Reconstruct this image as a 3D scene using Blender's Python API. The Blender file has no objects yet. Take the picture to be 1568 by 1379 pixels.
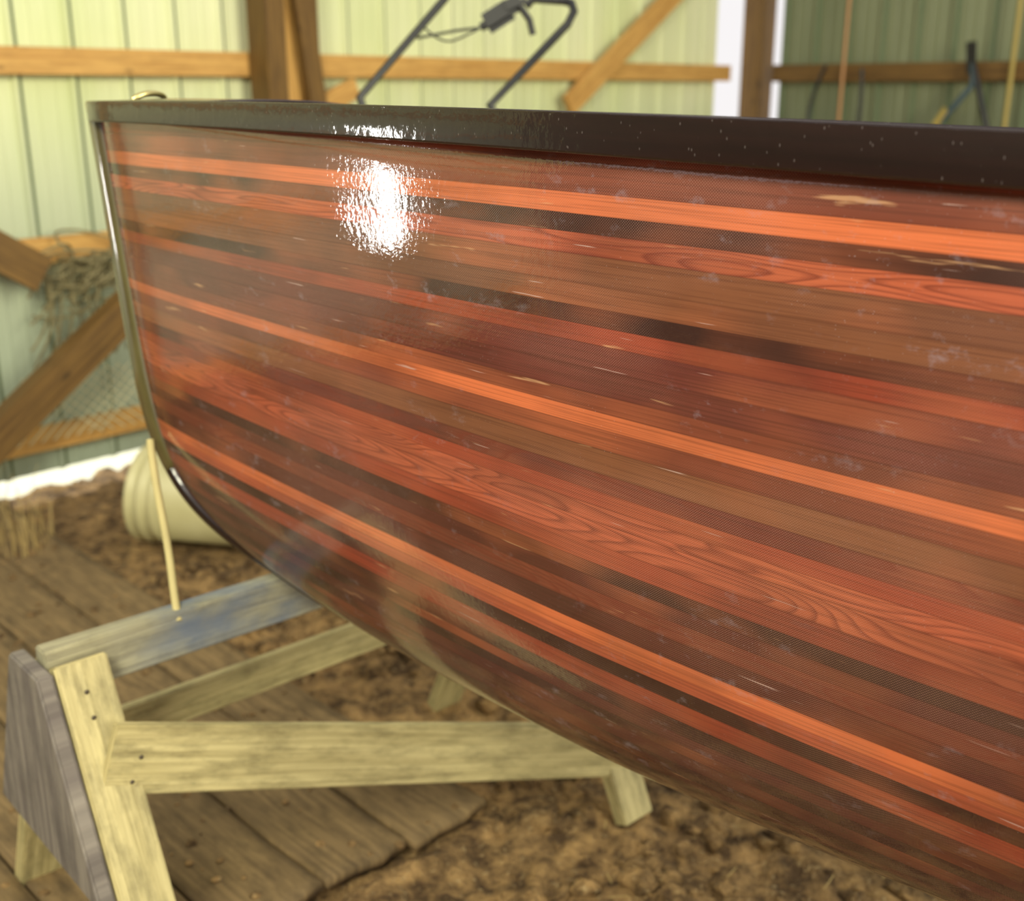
import bpy, bmesh, math, random
import numpy as np
from mathutils import Vector, Matrix
random.seed(4)
sc=bpy.context.scene
sc.view_settings.view_transform='Standard'
sc.view_settings.look='None'
HC=1.57; TH=math.radians(17.5)
col=sc.collection

# ---------------- helpers ----------------
def new_mat(name):
    m=bpy.data.materials.new(name); m.use_nodes=True
    nt=m.node_tree; nt.nodes.clear()
    out=nt.nodes.new('ShaderNodeOutputMaterial'); b=nt.nodes.new('ShaderNodeBsdfPrincipled')
    nt.links.new(b.outputs[0],out.inputs[0]); return m,nt,b
def N(nt,t,**k):
    n=nt.nodes.new(t)
    for a,v in k.items(): setattr(n,a,v)
    return n
def L(nt,a,b): nt.links.new(a,b)
def val(nt,op,a,b=None,clamp=False):
    n=N(nt,'ShaderNodeMath',operation=op,use_clamp=clamp)
    for i,x in enumerate((a,b)):
        if x is None: continue
        if isinstance(x,(int,float)): n.inputs[i].default_value=x
        else: L(nt,x,n.inputs[i])
    return n.outputs[0]
def mixc(nt,f,a,b,mode='MIX'):
    n=N(nt,'ShaderNodeMix',data_type='RGBA',blend_type=mode)
    for i,x in ((0,f),(6,a),(7,b)):
        if isinstance(x,(int,float)): n.inputs[i].default_value=x
        elif isinstance(x,tuple): n.inputs[i].default_value=(*x,1)
        else: L(nt,x,n.inputs[i])
    return n.outputs[2]
def ramp(nt,f,stops,interp='LINEAR'):
    n=N(nt,'ShaderNodeValToRGB'); r=n.color_ramp; r.interpolation=interp
    while len(r.elements)<len(stops): r.elements.new(0.5)
    for e,(p,c) in zip(r.elements,stops):
        e.position=p; e.color=(*c,1) if isinstance(c,tuple) else (c,c,c,1)
    L(nt,f,n.inputs[0]); return n.outputs[0]
def noise(nt,vec,scale,detail=3,rough=.5,dist=0):
    n=N(nt,'ShaderNodeTexNoise'); n.inputs['Scale'].default_value=scale
    n.inputs['Detail'].default_value=detail; n.inputs['Roughness'].default_value=rough
    n.inputs['Distortion'].default_value=dist
    L(nt,vec,n.inputs['Vector']); return n.outputs[0]
def mapping(nt,vec,s=(1,1,1),l=(0,0,0)):
    n=N(nt,'ShaderNodeMapping'); n.inputs['Scale'].default_value=s; n.inputs['Location'].default_value=l
    L(nt,vec,n.inputs[0]); return n.outputs[0]
def bump(nt,b,h,strength,dist=.01,key='Normal'):
    n=N(nt,'ShaderNodeBump'); n.inputs['Strength'].default_value=strength; n.inputs['Distance'].default_value=dist
    L(nt,h,n.inputs['Height']); L(nt,n.outputs[0],b.inputs[key])
def s2l(r,g,b):
    f=lambda c:(c/255/12.92) if c/255<=.04045 else ((c/255+.055)/1.055)**2.4
    return (f(r),f(g),f(b))
def simple(name,c,rough=.5,metal=0,var=.15,scale=20):
    m,nt,b=new_mat(name); tc=N(nt,'ShaderNodeTexCoord')
    n=noise(nt,tc.outputs['Object'],scale,4)
    L(nt,mixc(nt,n,tuple(x*(1-var) for x in c),tuple(min(1,x*(1+var)) for x in c)),b.inputs['Base Color'])
    b.inputs['Roughness'].default_value=rough; b.inputs['Metallic'].default_value=metal; return m
def wood(name,light,dark,rough=.6,stain=None,grime=.35,bmp=.3,coat=0):
    m,nt,b=new_mat(name)
    uv=N(nt,'ShaderNodeUVMap').outputs[0]
    g=noise(nt,mapping(nt,uv,(1.5,45,1)),1.6,6,.6,.6)
    g2=noise(nt,mapping(nt,uv,(3,9,1)),3,6,.7)
    c=mixc(nt,ramp(nt,g,[(.35,0.0),(.65,1.0)]),dark,light)
    c=mixc(nt,val(nt,'MULTIPLY',ramp(nt,g2,[(.45,0.),(.75,1.)]),grime),c,tuple(x*.45 for x in dark))
    v=N(nt,'ShaderNodeTexVoronoi'); v.inputs['Scale'].default_value=3.2; L(nt,mapping(nt,uv,(1,2.5,1)),v.inputs['Vector'])
    c=mixc(nt,ramp(nt,v.outputs['Distance'],[(.0,.85),(.07,.6),(.1,0.)]),c,tuple(x*.3 for x in dark))
    if stain:
        st=noise(nt,mapping(nt,uv,(9,14,1),(2.3,0,0)),1.2,4)
        x=N(nt,'ShaderNodeSeparateXYZ'); L(nt,uv,x.inputs[0])
        w=ramp(nt,x.outputs[0],[(.10,0.),(.25,.75),(.46,.75),(.55,.1)])
        c=mixc(nt,val(nt,'MULTIPLY',ramp(nt,st,[(.35,.2),(.65,.95)]),w),c,stain)
    L(nt,c,b.inputs['Base Color']); b.inputs['Roughness'].default_value=rough
    if coat: b.inputs['Coat Weight'].default_value=1; b.inputs['Coat IOR'].default_value=1.6; b.inputs['Coat Roughness'].default_value=.08
    bump(nt,b,g,bmp,.004); return m

def obj_from(name,verts,faces,mat=None,uvs=None,smooth=False,parent=None):
    me=bpy.data.meshes.new(name); me.from_pydata([tuple(v) for v in verts],[],faces)
    if uvs is not None:
        ul=me.uv_layers.new(name='UVMap')
        for p in me.polygons:
            for li in p.loop_indices: ul.data[li].uv=uvs[me.loops[li].vertex_index]
    if mat: me.materials.append(mat)
    if smooth:
        for p in me.polygons: p.use_smooth=True
    o=bpy.data.objects.new(name,me); col.objects.link(o)
    if parent: o.parent=parent
    return o
def empty(name):
    o=bpy.data.objects.new(name,None); col.objects.link(o); o.empty_display_size=.1; return o
def board(name,p0,p1,w,t,wdir,mat,parent=None,bev=.003,cuts=None):
    p0=Vector(p0);p1=Vector(p1); d=(p1-p0); ln=d.length; d.normalize()
    wd=Vector(wdir); wd=(wd-d*wd.dot(d)).normalized(); td=d.cross(wd)
    off=random.random()*7
    bm=bmesh.new(); ul=bm.loops.layers.uv.new('UVMap'); vs={}
    for i in (0,1):
        for j in (-1,1):
            for k in (-1,1):
                vs[(i,j,k)]=bm.verts.new(p0+d*(ln*i)+wd*(j*w/2)+td*(k*t/2))
    F=[[(0,-1,-1),(0,-1,1),(0,1,1),(0,1,-1)],[(1,-1,-1),(1,1,-1),(1,1,1),(1,-1,1)],
       [(0,-1,-1),(1,-1,-1),(1,-1,1),(0,-1,1)],[(0,1,-1),(0,1,1),(1,1,1),(1,1,-1)],
       [(0,-1,-1),(0,1,-1),(1,1,-1),(1,-1,-1)],[(0,-1,1),(1,-1,1),(1,1,1),(0,1,1)]]
    for ks in F:
        fa=bm.faces.new([vs[k] for k in ks])
        for lo,k in zip(fa.loops,ks):
            if ks is F[0] or ks is F[1]: lo[ul].uv=(k[1]*w/2*.2, k[2]*t/2+off)
            else: lo[ul].uv=(k[0]*ln, k[1]*w/2+k[2]*t/2+off)
    bmesh.ops.recalc_face_normals(bm,faces=bm.faces)
    if bev: bmesh.ops.bevel(bm,geom=bm.edges[:],offset=bev,segments=2,affect='EDGES')
    me=bpy.data.meshes.new(name); bm.to_mesh(me); bm.free(); me.materials.append(mat)
    o=bpy.data.objects.new(name,me); col.objects.link(o)
    if parent: o.parent=parent
    return o
def tube(name,pts,r,mat,parent=None,res=8,smooth_curve=False):
    cu=bpy.data.curves.new(name,'CURVE'); cu.dimensions='3D'; cu.bevel_depth=r; cu.bevel_resolution=3; cu.use_fill_caps=True
    splines=pts if isinstance(pts[0],list) else [pts]
    for pt in splines:
        sp=cu.splines.new('NURBS' if smooth_curve else 'POLY'); sp.points.add(len(pt)-1)
        for p,q in zip(sp.points,pt): p.co=(*q,1)
        if smooth_curve: sp.use_endpoint_u=True; sp.order_u=3
    cu.materials.append(mat)
    o=bpy.data.objects.new(name,cu); col.objects.link(o)
    dg=bpy.context.evaluated_depsgraph_get(); me=bpy.data.meshes.new_from_object(o.evaluated_get(dg)); me.name=name
    bpy.data.objects.remove(o); 
    for p in me.polygons: p.use_smooth=True
    o=bpy.data.objects.new(name,me); col.objects.link(o)
    if parent: o.parent=parent
    return o
def lathe(name,prof,mat,origin,axis,parent=None,seg=48):
    ax=Vector(axis).normalized(); q=Vector((0,0,1)).rotation_difference(ax)
    vs=[];fs=[];n=len(prof)
    for i in range(seg):
        a=2*math.pi*i/seg
        for r,z in prof: vs.append(Vector(origin)+q@Vector((r*math.cos(a),r*math.sin(a),z)))
    for i in range(seg):
        for j in range(n-1):
            a=i*n+j;b=((i+1)%seg)*n+j; fs.append((a,b,b+1,a+1))
    return obj_from(name,vs,fs,mat,smooth=True,parent=parent)

# ---------------- materials ----------------
M_fr=wood('stud_wood',s2l(218,172,98),s2l(184,136,70))
M_frd=wood('post_wood',s2l(126,94,44),s2l(88,62,26))
M_saw=wood('sawhorse_wood',s2l(212,199,146),s2l(178,165,116),grime=.95,bmp=.8)
M_blue=wood('painted_beam',s2l(188,182,150),s2l(146,140,118),stain=s2l(98,116,146),grime=.9,bmp=.8)
M_grey=wood('weathered_plank',s2l(150,142,132),s2l(100,92,90),rough=.9,bmp=1.0,grime=.8)
M_floorb=wood('muddy_boards',s2l(140,116,78),s2l(108,88,58),rough=.85,grime=1.0)
M_stem=wood('varnished_stem',s2l(104,98,56),s2l(76,66,38),rough=.35,grime=.3,coat=1,bmp=.1)
M_black=simple('black_plastic',(.012,.012,.013),.4)
M_steel=simple('steel',(.45,.45,.45),.35,1)
M_nail=simple('rusty_nail',s2l(84,74,62),.7)
M_rope=simple('yellow_rope',s2l(200,186,130),.8)

def metal_wall(name,c,c2):
    m,nt,b=new_mat(name); tc=N(nt,'ShaderNodeTexCoord')
    n=noise(nt,mapping(nt,tc.outputs['Object'],(1,1,.35)),1.3,5,.6)
    cc=mixc(nt,ramp(nt,n,[(.3,0.),(.7,1.)]),c,c2)
    n2=noise(nt,mapping(nt,tc.outputs['Object'],(12,12,.6)),1,3)
    cc=mixc(nt,val(nt,'MULTIPLY',ramp(nt,n2,[(.5,0.),(.8,1.)]),.35),cc,tuple(x*.6 for x in c))
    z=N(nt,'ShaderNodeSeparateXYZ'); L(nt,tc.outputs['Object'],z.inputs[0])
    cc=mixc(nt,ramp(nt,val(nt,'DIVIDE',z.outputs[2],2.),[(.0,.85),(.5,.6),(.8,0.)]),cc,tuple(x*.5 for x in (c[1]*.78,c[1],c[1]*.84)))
    L(nt,cc,b.inputs['Base Color']); b.inputs['Roughness'].default_value=.45
    return m
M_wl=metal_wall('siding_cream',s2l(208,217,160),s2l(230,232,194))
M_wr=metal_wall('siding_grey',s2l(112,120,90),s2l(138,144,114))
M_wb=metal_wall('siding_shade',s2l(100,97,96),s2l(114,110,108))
M_ribshade=simple('rib_shade',s2l(96,110,80),.7)  # rib shadow lines painted as a dark colour on the rib sides

# ---------------- hull strip material ----------------
def hull_mat():
    m,nt,b=new_mat('varnished_cedar_strips')
    uv=N(nt,'ShaderNodeUVMap').outputs[0]
    sx=N(nt,'ShaderNodeSeparateXYZ'); L(nt,uv,sx.inputs[0]); U,V0=sx.outputs[0],sx.outputs[1]
    W=.025
    V=val(nt,'ADD',V0,val(nt,'MULTIPLY',val(nt,'SINE',val(nt,'MULTIPLY',V0,57.)),.0045))
    vi=val(nt,'DIVIDE',V,W); idx=val(nt,'FLOOR',vi); fr=val(nt,'FRACT',vi)
    O=s2l(214,114,72); R=s2l(150,66,46); Mi=s2l(122,62,46); B=s2l(126,78,54); D=s2l(58,34,30); P=s2l(104,50,44); G=s2l(184,92,64); DR=s2l(86,42,36)
    seq=[R,R,Mi,O,D,G,B,B,D,R,P,P,Mi,O,Mi,B,P,R,G,G,R,D,DR,Mi,DR,O,G,D,R,D,DR,D]
    seq2=[DR,D,DR,D,DR,D,DR,D,DR,D,D,D,D,DR,D,D]+[D,D]*8
    def rr(s,offs):
        f=val(nt,'DIVIDE',val(nt,'ADD',idx,.5-offs),32.)
        return ramp(nt,f,[(i/32,c) for i,c in enumerate(s)],'CONSTANT')
    c=mixc(nt,val(nt,'GREATER_THAN',idx,31.5),rr(seq,0),rr(seq2,32))
    cb=N(nt,'ShaderNodeCombineXYZ'); L(nt,U,cb.inputs[0]); L(nt,V,cb.inputs[1]); L(nt,val(nt,'MULTIPLY',idx,3.71),cb.inputs[2])
    P3=cb.outputs[0]
    tn=noise(nt,mapping(nt,P3,(2.6,1,1)),1.5,3)
    c=mixc(nt,ramp(nt,tn,[(.45,0.),(.68,.55)]),c,s2l(74,42,36))
    tn2=noise(nt,mapping(nt,P3,(2.4,3,1),(9,0,3)),1.7,2)
    c=mixc(nt,ramp(nt,tn2,[(.50,0.),(.72,.5)]),c,s2l(186,102,66))
    g=noise(nt,mapping(nt,P3,(5,420,1)),1.,3,.6)
    c=mixc(nt,ramp(nt,g,[(.36,.36),(.54,0.)]),c,s2l(58,28,22))
    dd=noise(nt,mapping(nt,P3,(2.6,20,1)),1.,1,.4)
    h=val(nt,'FRACT',val(nt,'MULTIPLY',dd,20.))
    fig=ramp(nt,h,[(0.,.0),(.5,.1),(.85,.75),(1.,.0)])
    FI=[0]*32
    for k in (5,18,19,23,16): FI[k]=1
    fm=ramp(nt,val(nt,'DIVIDE',val(nt,'ADD',idx,.5),32.),[(i/32,float(c_)) for i,c_ in enumerate(FI)],'CONSTANT')
    c=mixc(nt,val(nt,'MULTIPLY',fig,fm),c,s2l(108,46,34))
    wx=val(nt,'SINE',val(nt,'MULTIPLY',U,2000.)); wy=val(nt,'SINE',val(nt,'MULTIPLY',V0,2000.))
    weave=val(nt,'MULTIPLY',wx,wy)
    wmask=ramp(nt,noise(nt,mapping(nt,uv,(2.5,5,1),(4,4,0)),1.,3),[(.42,0.),(.58,.5)])
    c=mixc(nt,val(nt,'MULTIPLY',val(nt,'GREATER_THAN',weave,.5),wmask),c,s2l(195,150,140))
    e=val(nt,'MINIMUM',fr,val(nt,'SUBTRACT',1.,fr))
    c=mixc(nt,ramp(nt,e,[(0.,.3),(.03,.2),(.05,0.)]),c,s2l(50,22,18))
    sc1=noise(nt,mapping(nt,P3,(7,70,1),(3,1,0)),1.,3,.6)
    c=mixc(nt,ramp(nt,sc1,[(.68,0.),(.74,.6)]),c,s2l(208,160,120))
    sc2=noise(nt,mapping(nt,uv,(26,34,1),(7,1,0)),1.,4,.7)
    msk=ramp(nt,noise(nt,mapping(nt,uv,(3,4,1),(2,2,0)),1.,2),[(.45,0.),(.6,1.)])
    c=mixc(nt,val(nt,'MULTIPLY',msk,ramp(nt,sc2,[(.58,0.),(.74,.4)])),c,s2l(160,150,165))
    sr=noise(nt,mapping(nt,uv,(9,240,1),(1,5,0)),1.,2,.5)
    c=mixc(nt,ramp(nt,sr,[(.72,0.),(.75,.6)]),c,s2l(200,170,165))
    vo=N(nt,'ShaderNodeTexVoronoi'); vo.inputs['Scale'].default_value=230; L(nt,uv,vo.inputs['Vector'])
    ds=ramp(nt,vo.outputs['Distance'],[(.0,1.),(.08,.7),(.12,0.)])
    wn=N(nt,'ShaderNodeSeparateXYZ'); L(nt,vo.outputs['Color'],wn.inputs[0])
    area=ramp(nt,noise(nt,mapping(nt,uv,(3,4,1)),1.2,3),[(.48,0.),(.64,1.)])
    sp=val(nt,'MULTIPLY',val(nt,'MULTIPLY',ds,val(nt,'GREATER_THAN',wn.outputs[0],.5)),val(nt,'ADD',val(nt,'MULTIPLY',area,.45),.05))
    c=mixc(nt,sp,c,s2l(205,190,200))
    L(nt,c,b.inputs['Base Color'])
    b.inputs['Roughness'].default_value=.55
    b.inputs['Specular IOR Level'].default_value=.1
    b.inputs['Coat Weight'].default_value=1.0
    b.inputs['Coat IOR'].default_value=1.7
    rn=noise(nt,mapping(nt,uv,(2,5,1)),2.,4,.6)
    cr=N(nt,'ShaderNodeMapRange'); L(nt,rn,cr.inputs[0]); cr.inputs[1].default_value=.35; cr.inputs[2].default_value=.7
    cr.inputs[3].default_value=.03; cr.inputs[4].default_value=.08
    L(nt,cr.outputs[0],b.inputs['Coat Roughness'])
    w1=noise(nt,mapping(nt,uv,(5,9,1)),1.,1)
    w2=noise(nt,mapping(nt,uv,(120,90,1)),1.,3,.6)
    hh=val(nt,'ADD',val(nt,'MULTIPLY',w1,.7),val(nt,'ADD',val(nt,'MULTIPLY',w2,.07),val(nt,'MULTIPLY',sp,.12)))
    bump(nt,b,hh,.3,.012,'Coat Normal')
    return m
M_hull=hull_mat()
def dark_gloss():
    m,nt,b=new_mat('dark_gunwale_varnish'); uv=N(nt,'ShaderNodeUVMap').outputs[0]
    g=noise(nt,mapping(nt,uv,(5,200,1)),1.,4)
    c=mixc(nt,g,s2l(18,9,9),s2l(40,20,18))
    vo=N(nt,'ShaderNodeTexVoronoi'); vo.inputs['Scale'].default_value=160; L(nt,uv,vo.inputs['Vector'])
    c=mixc(nt,ramp(nt,vo.outputs['Distance'],[(.0,.5),(.08,.3),(.12,0.)]),c,s2l(130,120,120))
    L(nt,c,b.inputs['Base Color']); b.inputs['Roughness'].default_value=.4; b.inputs['Specular IOR Level'].default_value=.2
    b.inputs['Coat Weight'].default_value=.8; b.inputs['Coat Roughness'].default_value=.06
    w=noise(nt,mapping(nt,uv,(60,90,1)),1.,3); bump(nt,b,w,.2,.003,'Coat Normal')
    return m
M_dark=dark_gloss()

# ---------------- canoe ----------------
YAW=math.radians(-31); BX,BY=-.728,2.1; LEN=4.8; HL=LEN/2; BM=.45
ca,sa=math.cos(YAW),math.sin(YAW)
def toW(s,o,z):
    return Vector((BX+ca*s+sa*o, BY+sa*s-ca*o, z+.03*o))
def bfun(a): return .006+BM*math.sin(math.pi/2*min(1,(a/HL))**.9)+.018*(1-math.exp(-a/.08))*math.exp(-a/.5)
def sheer(a): return 1.548-.0095*a*a
def keelz(a): return .742-.138*(1-math.exp(-a/.6))
def nexp(a): return 2.1+.9*min(1,a/1.1)
def fade(a): return math.exp(-a/.8)*(1-(a/HL)**2)
def section(a,q):
    ph=q*math.pi/2; n=nexp(a)
    y=bfun(a)*max(0,math.cos(ph))**(2/n); ze=math.sin(ph)**(2/n)
    S=.085*ze+.275*ze**10
    return a+S*fade(a), y, sheer(a)-(sheer(a)-keelz(a))*ze
canoe=empty('cedar_strip_canoe')
NA=90; MQ=60
As=[HL*(i/NA)**1.5 for i in range(NA+1)]
stations=[(a,False) for a in As]+[(a,True) for a in As[::-1][1:]]
verts=[];uvs=[];faces=[]
rows=2*MQ+1
for a,mir in stations:
    half=[section(a,j/MQ) for j in range(MQ+1)]
    g=[0]; kk=1+.18*max(0,1-a/1.9)
    for j in range(MQ): g.append(g[-1]+math.dist(half[j],half[j+1])*(1+(kk-1)*min(1,g[-1]/.3)))
    full=[(half[j],1,g[j]) for j in range(MQ+1)]+[(half[j],-1,g[j]) for j in range(MQ-1,-1,-1)]
    for (s,y,z),sg,gg in full:
        ss=LEN-s if mir else s
        verts.append(toW(ss,y*sg,z)); uvs.append((ss+(11 if sg<0 else 0),gg))
ns=len(stations)
for i in range(ns-1):
    for j in range(rows-1):
        a=i*rows+j; faces.append((a,a+1,a+rows+1,a+rows))
hull=obj_from('hull',verts,faces,M_hull,uvs,True,canoe)
md=hull.modifiers.new('thick','SOLIDIFY'); md.thickness=.007; md.offset=-1
bm=bmesh.new(); bm.from_mesh(hull.data); bm.normal_update()
cen=toW(HL,0,1.2); bm.faces.ensure_lookup_table(); ff=bm.faces[(ns//2)*(rows-1)+5]
if (ff.calc_center_median()-cen).dot(ff.normal)<0:
    bmesh.ops.reverse_faces(bm,faces=bm.faces[:])
bm.to_mesh(hull.data); bm.free()
def sweep(name,prof_fn,path,mat,parent,closed_prof=True):
    vs=[];fs=[];uv=[]; n=None; u=0;pp=None
    for idx,pt in enumerate(path):
        pr=prof_fn(idx); n=len(pr); c=sum(pr,Vector())/n
        if pp is not None: u+=(c-pp).length
        pp=c
        for k,p in enumerate(pr): vs.append(p); uv.append((u,k*.008))
    for i in range(len(path)-1):
        for k in range(n): fs.append((i*n+k,i*n+(k+1)%n,(i+1)*n+(k+1)%n,(i+1)*n+k))
    fs.append(tuple(range(n))); fs.append(tuple((len(path)-1)*n+k for k in range(n))[::-1])
    o=obj_from(name,vs,fs,mat,uv,True,parent); 
    b2=bmesh.new(); b2.from_mesh(o.data); bmesh.ops.recalc_face_normals(b2,faces=b2.faces); b2.to_mesh(o.data); b2.free()
    return o
def owh(a): return .034+.012*min(1,(a/1.55))**1.2
SS=[(a,LEN-a if mir else a) for a,mir in stations]
for sg,nm in ((1,'outwale_near'),(-1,'outwale_far')):
    def prof(i,sg=sg):
        a,s=SS[i]; y=bfun(a); H=owh(a); z=sheer(a)+.003
        pts=[(-.004,0),(.0185,0),(.0195,-.0004),(.0200,-.0015),(.0202,-.003),(.0202,-H*.5),(.0202,-H+.003),(.0198,-H+.001),(.018,-H),(-.001,-H),(-.001,-H*.5)]
        return [toW(s,sg*(y+dy),z+dz) for dy,dz in pts]
    sweep(nm,prof,SS,M_dark,canoe)
    def prof2(i,sg=sg):
        a,s=SS[i]; y=max(.004,bfun(a)); z=sheer(a)+.003; w=min(.022,y*.8)
        return [toW(s,sg*(y-dy),z+dz) for dy,dz in ((.006,0),(.006+w,0),(.006+w,-.02),(.006,-.02))]
    sweep(nm.replace('out','in'),prof2,SS[6:-6],M_dark,canoe)
prof=[(0,.003),(.016,.003),(.0215,.001),(.023,-.003),(.023,-.027),(.021,-.031),(0,-.031)]
lathe('stem_cap_bow',prof,M_dark,toW(.014,0,sheer(0)),(0,0,1),canoe,32)
lathe('stem_cap_stern',prof,M_dark,toW(LEN-.014,0,sheer(0)),(0,0,1),canoe,32)
for mir in (False,True):
    vs=[];uv=[];fs=[]
    dl=[.0,.05,.1,.15,.2,.25,.3,.35,.4,.45]
    for a in dl:
        for k in range(-4,5):
            s=LEN-a if mir else a; o=k/4*(bfun(a)); vs.append(toW(s,o,sheer(a)+.003+.006*(1-(k/4)**2)*min(1,a*5))); uv.append((s,o))
    for i in range(len(dl)-1):
        for k in range(8): a=i*9+k; fs.append((a,a+1,a+10,a+9))
    d=obj_from('deck_stern' if mir else 'deck_bow',vs,fs,M_dark,uv,True,canoe); mm=d.modifiers.new('t','SOLIDIFY'); mm.thickness=.008
path=[]
for j in range(0,61): 
    s,y,z=section(0,j/60); path.append((s,z))
for a in As[8:]: 
    s,y,z=section(a,1)
    if s>path[-1][0]+.004: path.append((s,z))
full=path+[(LEN-s,z) for s,z in path[::-1][1:]]
def kprof(i,wd_=1.,off=0):
    s,z=full[i]; s0,z0=full[max(0,i-1)]; s1,z1=full[min(len(full)-1,i+1)]
    t=Vector((s1-s0,z1-z0)); t.normalize(); n=Vector((t.y,-t.x)); 
    cs=(s-HL,z-1.3)
    if n.x*cs[0]+n.y*cs[1]<0: n=-n
    r=[]
    for o,d in ((-.017,-.012),(-.0165,.0),(-.014,.008),(-.008,.013),(0,.0145),(.008,.013),(.014,.008),(.0165,0),(.017,-.012)):
        r.append(toW(s+n.x*d,o*wd_,z+n.y*d))
    return r
K0=36; nf=len(full)
def stemprof(i0):
    def f(k):
        i=k+i0; s,z=full[i]; m_=min(i,nf-1-i); w=1.55-.55*max(0,(m_-K0+12))/12 if m_>K0-12 else 1.55
        s0,z0=full[max(0,i-1)]; s1,z1=full[min(nf-1,i+1)]
        t=Vector((s1-s0,z1-z0)); t.normalize(); n=Vector((t.y,-t.x)); cs=(s-HL,z-1.3)
        if n.x*cs[0]+n.y*cs[1]<0: n=-n
        return [toW(s+n.x*d,o*w,z+n.y*d) for o,d in ((-.0172,-.03),(-.0172,-.012),(-.0168,.0),(-.014,.008),(-.008,.013),(0,.0145),(.008,.013),(.014,.008),(.0168,0),(.0172,-.012),(.0172,-.03))]
    return f
sweep('outer_stem_bow',stemprof(0),full[:K0+1],M_stem,canoe)
sweep('outer_stem_stern',stemprof(nf-K0-1),full[nf-K0-1:],M_stem,canoe)
sweep('keel_strip',lambda k:kprof(k+K0-1),full[K0-1:nf-K0+1],M_dark,canoe)
M_ash=wood('seat_ash',s2l(200,160,105),s2l(160,115,70),.3)
for s in (1.5,2.4,3.3):
    a=min(s,LEN-s); b=bfun(a)-.006
    board('thwart',toW(s,-b,sheer(a)-.03),toW(s,b,sheer(a)-.03),.06,.02,(ca,sa,0),M_ash,canoe)
M_brass=simple('pale_brass',s2l(205,190,130),.3,1)
tube('bow_fitting',[toW(.13,-.035,sheer(0)+.006),toW(.14,-.025,sheer(0)+.016),toW(.14,.025,sheer(0)+.016),toW(.13,.035,sheer(0)+.006)],.005,M_brass,canoe,smooth_curve=True)

# ---------------- sawhorses ----------------
bd=Vector((math.cos(math.radians(42)),math.sin(math.radians(42)),0)); pd=Vector((bd.y,-bd.x,0))
def sawhorse(Lp,length,H):
    E=empty('sawhorse'); Lp=Vector(Lp); Z=Vector((0,0,1))
    board('beam',Lp+Z*(H-.045),Lp+bd*length+Z*(H-.045),.089,.04,Z,M_blue,E)
    sp=.345; ends=(.045,length-.045)
    for e,k in enumerate(ends):
        for sgn in (1,-1):
            top=Lp+bd*k+pd*(sgn*.042)+Z*(H-(.02 if sgn>0 else .05)); ft=Lp+bd*k+pd*(sgn*sp)
            board('leg_%d'%(e*2+(0 if sgn>0 else 1)+1),top,ft,.089,.038,bd,M_saw,E)
    def onleg(k,sgn,z,out=0):
        f=(H-.012-z)/(H-.012); return Lp+bd*k+pd*(sgn*(.042+(sp-.042)*f+out))+Z*z
    for e,(k,dr) in enumerate(((-.003,-1),(length+.003,1))):
        k2=k+dr*.028
        zz=H-.02
        prof=[(1,zz),(1,.30),(-1,.30),(-1,zz)]
        vs=[onleg(k,sg,z,.018) for sg,z in prof]+[onleg(k2,sg,z,.018) for sg,z in prof]
        fs=[(0,1,2,3),(7,6,5,4)]+[(i,i+4,(i+1)%4+4,(i+1)%4) for i in range(4)]
        uv=[(v.z*.6, v.dot(pd)*.4) for v in vs]
        g=obj_from('end_gusset_%d'%(e+1),vs,fs,M_grey,uv,False,E)
        b2=bmesh.new(); b2.from_mesh(g.data); bmesh.ops.recalc_face_normals(b2,faces=b2.faces)
        bmesh.ops.bevel(b2,geom=b2.edges[:],offset=.004,segments=2,affect='EDGES'); b2.to_mesh(g.data); b2.free()
    board('diagonal_brace',onleg(.04,1,.52,.03),onleg(length+.01,1,.14,.03),.125,.019,Z,M_saw,E)
    board('stretcher',onleg(0,-1,.36,.03),onleg(length,-1,.36,.03),.08,.02,Z,M_saw,E)
    for q in ((.065,.545),(.065,.48),(.09,.51)):
        p=onleg(q[0],1,q[1],.043); lathe('nail',[(0,.002),(.004,.001),(.004,0)],M_nail,p,pd,E,10)
    for dz in (.06,.10):
        p=onleg(.04,1,H-dz,.020); lathe('nail',[(0,.002),(.004,.001),(.004,0)],M_nail,p,pd,E,10)
    return E
SHp=Vector((-.79,1.72,0))
S1=sawhorse(SHp,1.17,.68)
S2c=toW(LEN-.7,0,0)
S2=sawhorse(S2c-bd*.55,1.10,.60)
board('keel_pad',SHp+bd*.46+Vector((0,0,.69)),SHp+bd*.56+Vector((0,0,.69)),.025,.05,(0,0,1),M_saw,S1)
tube('bow_line',[(-.672,2.030,.95),(-.66,1.995,.9),(-.625,1.93,.78),(-.608,1.885,.69),(-.60,1.868,.66)],.007,M_rope,smooth_curve=True)

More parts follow.
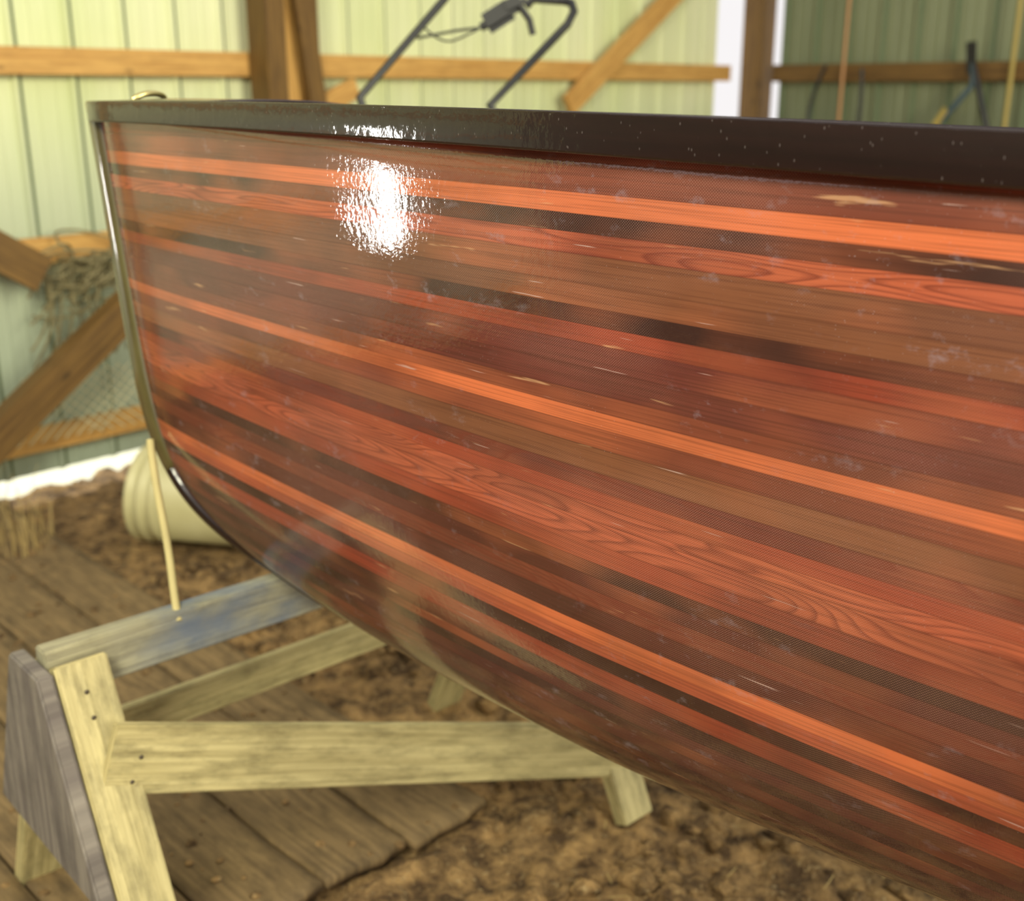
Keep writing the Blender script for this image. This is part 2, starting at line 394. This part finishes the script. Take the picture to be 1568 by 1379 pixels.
# ---------------- room ----------------
AL=math.radians(47); wd=Vector((math.cos(AL),math.sin(AL),0)); wn=Vector((math.sin(AL),-math.cos(AL),0))
DL=4.47
C=Vector((1.606,8.28,0)); 
w2=Vector((math.sin(AL),-math.cos(AL),0)); wn2=Vector((-math.cos(AL),-math.sin(AL),0))
def siding(name,origin,d,nrm,length,z0,z1,mat,pitch=.229,start=0):
    prof=[]; x=start
    while x<length:
        for dx,h in ((0,0),(.012,.019),(.026,.019),(.038,0),(.048,0),(.09,0),(.094,.003),(.104,.003),(.108,0),(.16,0),(.164,.003),(.174,.003),(.178,0)):
            if x+dx<=length: prof.append((x+dx,h,dx))
        x+=pitch
    vs=[];fs=[];mi=[]
    for x,h,_ in prof:
        for z in (z0,z1): vs.append(origin+d*x+nrm*h+Vector((0,0,z)))
    for i in range(len(prof)-1):
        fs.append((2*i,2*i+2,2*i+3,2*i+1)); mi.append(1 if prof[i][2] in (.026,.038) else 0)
    o=obj_from(name,vs,fs,mat); o.data.materials.append(M_ribshade)
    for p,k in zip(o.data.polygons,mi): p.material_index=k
    m=o.modifiers.new('t','SOLIDIFY'); m.thickness=.002; return o
WLEN=10.4
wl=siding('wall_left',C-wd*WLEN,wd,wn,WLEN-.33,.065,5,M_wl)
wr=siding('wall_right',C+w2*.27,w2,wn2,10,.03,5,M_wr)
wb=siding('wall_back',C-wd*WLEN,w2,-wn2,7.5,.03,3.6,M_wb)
def onL(x,z,out): return C-wd*x+wn*out+Vector((0,0,z))
def onR(x,z,out): return C+w2*x+wn2*out+Vector((0,0,z))
Zv=(0,0,1)
fr=empty('wall_framing_left')
for i,z in enumerate((.22,.97,1.675,2.4,3.1)):
    board('girt_%d'%(i+1),onL(10.3,z,.045),onL(.28,z,.045),.10,.038,Zv,M_fr,fr)
board('gap_blocker',onL(10.3,.05,.045),onL(5.85,.05,.045),.20,.038,Zv,M_frd,fr)  # unseen board added to keep the bright wall gap out of hull reflections
x1=4.053
for i,x in enumerate((x1,x1+2.6)):
    board('post_%d'%(i+1),onL(x,-.1,.14),onL(x,4.5,.14),.10,.14,wd,M_frd,fr)
    board('post_side_%d'%(i+1),onL(x-.12,0,.12),onL(x-.12,4.5,.12),.10,.09,wd,M_fr,fr)
    board('post_edge_%d'%(i+1),onL(x-.21,0,.14),onL(x-.21,4.5,.14),.04,.14,wd,M_frd,fr)
def bL(name,A,B,out,w,t,mat):
    board(name,onL(A[0],A[1],out),onL(B[0],B[1],out),w,t,Zv,mat,fr)
bL('leaning_stud',(3.94,2.09),(3.84,1.35),.22,.09,.04,M_frd)
bL('brace_right',(.60,2.39),(2.0,1.48),.10,.12,.04,M_fr)
bL('brace_low_left',(5.68,.20),(4.89,.76),.3,.13,.09,M_frd)
bL('brace_short_left',(5.49,1.10),(5.19,.90),.2,.14,.05,M_frd)
bL('brace_nub',(3.81,1.49),(3.58,1.58),.15,.09,.04,M_fr)
fr2=empty('wall_framing_right')
for i,z in enumerate((.22,.97,1.675,2.4,3.1)):
    board('girt_%d'%(i+1),onR(.25,z,.045),onR(9,z,.045),.11,.038,Zv,M_frd,fr2)
board('corner_post',onL(.05,-.1,.12),onL(.05,4.5,.12),.17,.15,wd,M_frd,fr2)
M_wire=simple('old_baling_twine',s2l(128,118,84),.7,.0,.4); M_wire2=simple('pale_twine',s2l(200,195,160),.8)
A=(4.97,.87)
sps=[]
for k in range(18):
    cx,cz=random.gauss(0,.06),random.gauss(0,.04); r1,r2=random.uniform(.06,.18),random.uniform(.05,.11); ph=random.random()*6
    sps.append([onL(A[0]+cx+r1*math.cos(t+ph),A[1]+cz+r2*math.sin(t),.12+.05*math.sin(2*t+k)) for t in [i*6.28/14 for i in range(13)]])
for k in range(14):
    x0=A[0]+random.uniform(-.2,.2); l=random.uniform(.12,.35)
    sps.append([onL(x0,A[1]+.02,.12),onL(x0+random.uniform(-.05,.05),A[1]-l*.5,.14),onL(x0+random.uniform(-.1,.1),A[1]-l,.12)])
tube('twine_bundle',sps,.005,M_wire,smooth_curve=True)
A=(4.98,.37); sps=[]
for k in range(9):
    o1=(k-4)*.05
    sps.append([onL(A[0]+.2+o1,A[1]-.15,.1),onL(A[0]-.1+o1,A[1]+.12,.13)]); sps.append([onL(A[0]-.2+o1,A[1]-.15,.12),onL(A[0]+.1+o1,A[1]+.12,.1)])
tube('fence_wire_panel',sps,.003,M_wire2)

# ---------------- floor ----------------
def ground_mat():
    m,nt,b=new_mat('dirt'); tc=N(nt,'ShaderNodeTexCoord').outputs['Object']
    n1=noise(nt,tc,2.2,6,.6); n2=noise(nt,tc,16,6,.65); n3=noise(nt,tc,70,3,.6)
    c=mixc(nt,ramp(nt,n2,[(.38,0.),(.62,1.)]),s2l(84,62,36),s2l(182,146,94))
    c=mixc(nt,ramp(nt,n1,[(.45,0.),(.7,.5)]),c,s2l(84,64,40))
    c=mixc(nt,ramp(nt,n3,[(.60,0.),(.70,.5)]),c,s2l(210,184,134))
    L(nt,c,b.inputs['Base Color']); b.inputs['Roughness'].default_value=.95
    bump(nt,b,val(nt,'ADD',n2,val(nt,'MULTIPLY',n3,.3)),1.,.05); return m
M_dirt=ground_mat()
from mathutils import noise as mn
def gz(x,y): 
    p=Vector((x,y,0)); r=.024*mn.noise(p*2.5)+.022*mn.noise(p*9)+.018*mn.noise(p*22)
    return r-.016
vs=[];fs=[]
ys=np.concatenate([np.linspace(-5,1.2,30),np.linspace(1.22,4.6,190),np.linspace(4.65,10.5,60)])
xs=np.concatenate([np.linspace(-9,-2.2,40),np.linspace(-2.18,2.0,230),np.linspace(2.05,8,40)])
for y in ys:
    for x in xs: vs.append((x,y,gz(x,y)))
nX=len(xs)
for j in range(len(ys)-1):
    for i in range(nX-1):
        a=j*nX+i
        p=vs[a]
        if -(p[0]*wn.x+p[1]*wn.y)>DL+.03: continue
        fs.append((a,a+1,a+nX+1,a+nX))
tb=bmesh.new(); bmesh.ops.create_icosphere(tb,subdivisions=2,radius=1); T=[v.co.copy() for v in tb.verts]; TF=[tuple(v.index for v in f.verts) for f in tb.faces]; tb.free()
for i in range(1300):
    x=random.uniform(-.1,1.6); y=random.uniform(1.2,2.8)
    if i%3==0: x=random.uniform(-1.2,.2);y=random.uniform(2.9,3.7)
    r=random.choice([.006,.008,.01,.014,.02,.03,.042])*random.uniform(.6,1.2)
    mt=Matrix.Translation((x,y,gz(x,y)+r*.15))@Matrix.Rotation(random.random()*6,4,'Z')@Matrix.Diagonal((r,r*random.uniform(.6,1),r*random.uniform(.4,.7),1))
    k=len(vs)
    for t in T:
        co=mt@t; co=co+Vector((mn.noise(co*60),mn.noise(co*60+Vector((5,5,5))),mn.noise(co*60+Vector((9,0,0)))))*r*.55
        vs.append(tuple(co))
    fs+= [tuple(q+k for q in f) for f in TF]
# loose dirt scattered over the boards
for i in range(500):
    t=random.uniform(0,2.6); w_=random.uniform(0,1.5)
    P_=Vector((-.07,2.24,0))-Vector((.70,-.714,0))*t+Vector((-.714,-.70,0))*w_
    r=random.choice([.005,.007,.01,.014])*random.uniform(.6,1.3)
    mt=Matrix.Translation((P_.x,P_.y,.032+r*.1))@Matrix.Rotation(random.random()*6,4,'Z')@Matrix.Diagonal((r,r*random.uniform(.6,1),r*.4,1))
    k=len(vs); vs+=[tuple(mt@q) for q in T]; fs+= [tuple(q+k for q in f) for f in TF]
nd=len(fs)
for i in range(160):
    x=random.uniform(-1.4,1.0);y=random.uniform(1.6,4.4);a=random.random()*6.3;l=random.uniform(.02,.05);z=gz(x,y)+.004
    d=Vector((math.cos(a),math.sin(a),random.uniform(-.1,.1)))*l; n=Vector((-d.y,d.x,0)).normalized()*.0012
    k=len(vs); p=Vector((x,y,z)); vs+= [tuple(p-n),tuple(p+n),tuple(p+d+n),tuple(p+d-n)]; fs.append((k,k+1,k+2,k+3))
floor=obj_from('floor',vs,fs,M_dirt,smooth=True)
M_straw=simple('straw',s2l(180,156,100),.8)
floor.data.materials.append(M_straw)
for p in list(floor.data.polygons)[nd:]: p.material_index=1
M_out=simple('sunlit_gravel',s2l(232,230,212),.9)
obj_from('ground_outside',[(-30,-30,-.09),(30,-30,-.09),(30,40,-.09),(-30,40,-.09)],[(0,1,2,3)],M_out)
fb=empty('floor_boards'); bdv=Vector((.70,-.714,0)).normalized(); bp=Vector((-.714,-.70,0)).normalized()
e0=Vector((-.07,2.24,0))
for i in range(7):
    w=.215; o_=e0+bp*(w*(i+.5)); st=random.uniform(-.03,.06); ph=random.random()*6
    nl,nw=60,6; vv=[];uu=[];qq=[]
    for a in range(nl+1):
        for b_ in range(nw+1):
            t=a/nl*3.0; v_=(b_/nw-.5)*(w-.010)
            jag=(st+.012*mn.noise(Vector((v_*40,i*3,0)))) if a==0 else 0
            P_=o_+bdv*(jag-t+0)+bp*(v_+.004*mn.noise(Vector((t*6,i*5,b_ and 1))))
            z_=.030+.006*mn.noise(Vector((t*2,v_*8,i*4)))+.006*abs(v_/(w/2))**3+.012*max(0,1-t/.25)**2*(b_/nw if i%2 else 1-b_/nw)
            vv.append((P_.x,P_.y,z_)); uu.append((t+i*1.7,v_+i*.9))
    for a in range(nl):
        for b_ in range(nw):
            k=a*(nw+1)+b_; qq.append((k,k+1,k+nw+2,k+nw+1))
    pb=obj_from('plank_%d'%(i+1),vv,qq,M_floorb,uu,True,fb)
    b2=bmesh.new(); b2.from_mesh(pb.data); b2.normal_update()
    b2.faces.ensure_lookup_table()
    if b2.faces[0].normal.z<0: bmesh.ops.reverse_faces(b2,faces=b2.faces[:])
    b2.to_mesh(pb.data); b2.free()
    mm=pb.modifiers.new('t','SOLIDIFY'); mm.thickness=.02; mm.offset=-1
g=[];f=[]
for i in range(110):
    bx=Vector((-1.78+random.uniform(-.14,.14),3.78+random.uniform(-.14,.14),0)); a=random.random()*6.3; l=random.uniform(.12,.36); ln=random.uniform(.1,.5)
    n=Vector((math.cos(a+1.57),math.sin(a+1.57),0))*.0022; k=len(g)
    for t in range(6):
        u=t/5; q=bx+Vector((math.cos(a)*ln*l*u*u,math.sin(a)*ln*l*u*u,l*u*(1-.25*u)))
        g+=[q-n*(1-u*.7),q+n*(1-u*.7)]
    for t in range(5): f.append((k+2*t,k+2*t+1,k+2*t+3,k+2*t+2))
obj_from('dry_weeds',g,f,M_straw)

# ---------------- bucket ----------------
m,nt,b=new_mat('cream_plastic'); tc=N(nt,'ShaderNodeTexCoord').outputs['Object']
L(nt,mixc(nt,noise(nt,tc,9,4),s2l(176,168,118),s2l(214,208,164)),b.inputs['Base Color']); b.inputs['Roughness'].default_value=.4
BK=empty('plastic_bucket'); ax=(-.96,.22,.06); B0=Vector((-.90,3.79,.168))
pr=[(0,0),(.125,0),(.13,.006),(.145,.28),(.152,.28),(.154,.292),(.147,.296),(.149,.32),(.158,.322),(.158,.334),(.149,.336),(.151,.36),(.160,.362),(.160,.372),(.150,.374),(.146,.37),(.126,.008),(0,.006)]
pr=[(r*1.12,z*1.12) for r,z in pr]
lathe('body',pr,m,B0,ax,BK)
q=Vector((0,0,1)).rotation_difference(Vector(ax).normalized())
tube('handle',[B0+q@Vector((.18*math.cos(t),.18*math.sin(t)*.9,.36+.10*math.sin(t))) for t in [i*math.pi/14 for i in range(15)]],.003,M_steel,BK)

# ---------------- lawn mower on bench ----------------
BN=empty('workbench')
bx,by=.02,3.55
for i in range(4): board('top_%d'%(i+1),(bx-.5,by-.24+i*.16,.73),(bx+.6,by-.24+i*.16,.73),.15,.035,(0,1,0),M_fr,BN)
for i,(dx,dy) in enumerate(((-.42,-.24),(.52,-.24),(-.42,.24),(.52,.24))): board('leg_%d'%(i+1),(bx+dx,by+dy,-.01),(bx+dx,by+dy,.712),.085,.06,(1,0,0),M_fr,BN)
for i,dy in enumerate((-.24,.24)): board('rail_%d'%(i+1),(bx-.42,by+dy,.35),(bx+.52,by+dy,.35),.08,.03,(0,0,1),M_fr,BN)
LM=empty('lawn_mower'); M_red=simple('red_enamel',s2l(150,30,22),.35)
dk=[(0,.12),(.12,.12),(.2,.11),(.235,.07),(.245,0),(.235,0),(.225,.06),(0,.1)]
lathe('deck',dk,M_red,(bx,by,.80),(0,0,1),LM)
lathe('engine',[(0,.13),(.07,.13),(.1,.11),(.11,.07),(.11,0),(0,0)],M_black,(bx,by,.92),(0,0,1),LM)
for i,(dx,dy) in enumerate(((-.24,-.2),(.24,-.2),(-.24,.2),(.24,.2))):
    lathe('wheel_%d'%(i+1),[(0,-.02),(.055,-.02),(.07,-.03),(.083,-.022),(.083,.022),(.07,.03),(.055,.02),(0,.02)],M_black,(bx+dx,by+dy,.748+.083),(1,0,0),LM,32)
tube('handle_bar_1',[(bx-.24,by-.2,.85),(-.42,3.3,1.55),(-.19,3.5,1.82),(-.16,3.52,1.89),(-.09,3.55,1.92)],.012,M_black,LM)
tube('handle_bar_2',[(bx+.24,by-.2,.85),(-.06,3.3,1.53),(.11,3.45,1.7),(.16,3.5,1.75),(.178,3.51,1.785),(.172,3.53,1.808),(.15,3.54,1.815),(.06,3.54,1.82),(.04,3.54,1.80)],.012,M_black,LM)
board('control_box',(-.09,3.5,1.74),(.01,3.5,1.80),.06,.05,(0,0,1),M_black,LM,bev=.018)
board('control_box_lid',(-.03,3.49,1.785),(.04,3.49,1.815),.045,.05,(0,0,1),M_black,LM,bev=.015)
tube('lever',[(.02,3.48,1.80),(.05,3.48,1.76),(.06,3.48,1.72)],.010,M_black,LM)
tube('pull_cable',[(-.27,3.45,1.71),(-.16,3.45,1.73),(-.08,3.48,1.74)],.004,M_black,LM)
tube('throttle_cable',[(-.25,3.46,1.74),(-.2,3.44,1.69),(-.12,3.45,1.72),(-.07,3.48,1.75)],.003,M_black,LM,smooth_curve=True)

# ---------------- things on the right wall ----------------
M_or=simple('orange_fibreglass',s2l(190,140,95),.5); M_ye=simple('ash_handle',s2l(170,150,80),.5); M_bl=simple('blue_grey_steel',s2l(60,80,90),.5)
tube('rake_handle',[onR(.78,.0,.12),onR(.78,2.6,.08)],.010,M_or)
tube('shovel_handle',[onR(1.84,.0,.12),onR(1.84,2.6,.08)],.014,M_ye)
LP=empty('loppers'); xr=1.62
tube('handle_1',[onR(xr,1.72,.12),onR(xr+.02,1.6,.14),onR(xr-.22,1.3,.14),onR(xr-.27,1.1,.14)],.018,M_bl,LP)
tube('handle_2',[onR(xr,1.72,.12),onR(xr+.05,1.6,.14),onR(xr+.15,1.3,.14),onR(xr+.2,1.05,.14)],.018,M_black,LP)
board('blade',onR(xr,1.66,.13),onR(xr-.02,1.84,.13),.06,.012,w2,M_black,LP)
tube('grip',[onR(xr-.12,1.46,.14),onR(xr-.18,1.36,.14)],.026,M_ye,LP)
tube('hanging_hose',[onR(xr-.95,1.72,.12),onR(xr-1.05,1.5,.14),onR(xr-1.0,1.2,.16),onR(xr-.8,1.1,.16),onR(xr-.65,1.3,.15),onR(xr-.7,1.7,.12)],.012,M_black,smooth_curve=True)

# ---------------- lights ----------------
w=bpy.data.worlds.new('sky'); sc.world=w; w.use_nodes=True; wt=w.node_tree
bg=wt.nodes['Background']; bg.inputs[0].default_value=(1,.97,.97,1); bg.inputs[1].default_value=.95
def area(name,loc,target,size,power,color,sy=None):
    l=bpy.data.lights.new(name,'AREA'); l.size=size; l.energy=power; l.color=color
    if sy: l.shape='RECTANGLE'; l.size_y=sy
    o=bpy.data.objects.new(name,l); col.objects.link(o); o.location=loc
    o.rotation_euler=(Vector(target)-Vector(loc)).to_track_quat('-Z','Y').to_euler(); return o
area('wall_fill_light',(5,-1.5,3.2),(-2.2,3.0,1),3,420,(1,.96,.68))  # added area light, no visible source, brightens the left wall
area('wall_end_fill',(-.6,-1.6,3.4),(-4.6,1.6,1.2),1.0,190,(1,.96,.66))  # added light out of view, lifts the wall end mirrored in the bow
area('hull_fill_light',(-.8,-2.0,3.6),(.2,1.4,1.1),1.6,60,(1,.95,.88))  # added overhead fill behind the camera for the hull side
sl=bpy.data.lights.new('sun','SUN'); sl.energy=5; sl.angle=.02; sl.color=(1,.96,.85)
so=bpy.data.objects.new('sun',sl); col.objects.link(so); so.rotation_euler=Vector((.60,-.60,-.5)).to_track_quat('-Z','Y').to_euler()
area('hull_glint_light',(-3.8,1.78,1.07),(-.15,1.47,1.42),.055,11,(1,.98,.92),.38)  # added area light standing in for a bright opening, makes the hull highlight

# ---------------- camera ----------------
cd=bpy.data.cameras.new('camera'); cam=bpy.data.objects.new('camera',cd); col.objects.link(cam)
cam.location=(0,0,HC); cam.rotation_euler=(math.pi/2-TH,0,0)
cd.sensor_width=36; cd.lens=36*1750/1568; cd.clip_start=.02
cd.dof.use_dof=True; cd.dof.focus_distance=1.27; cd.dof.aperture_fstop=3.8
sc.camera=cam
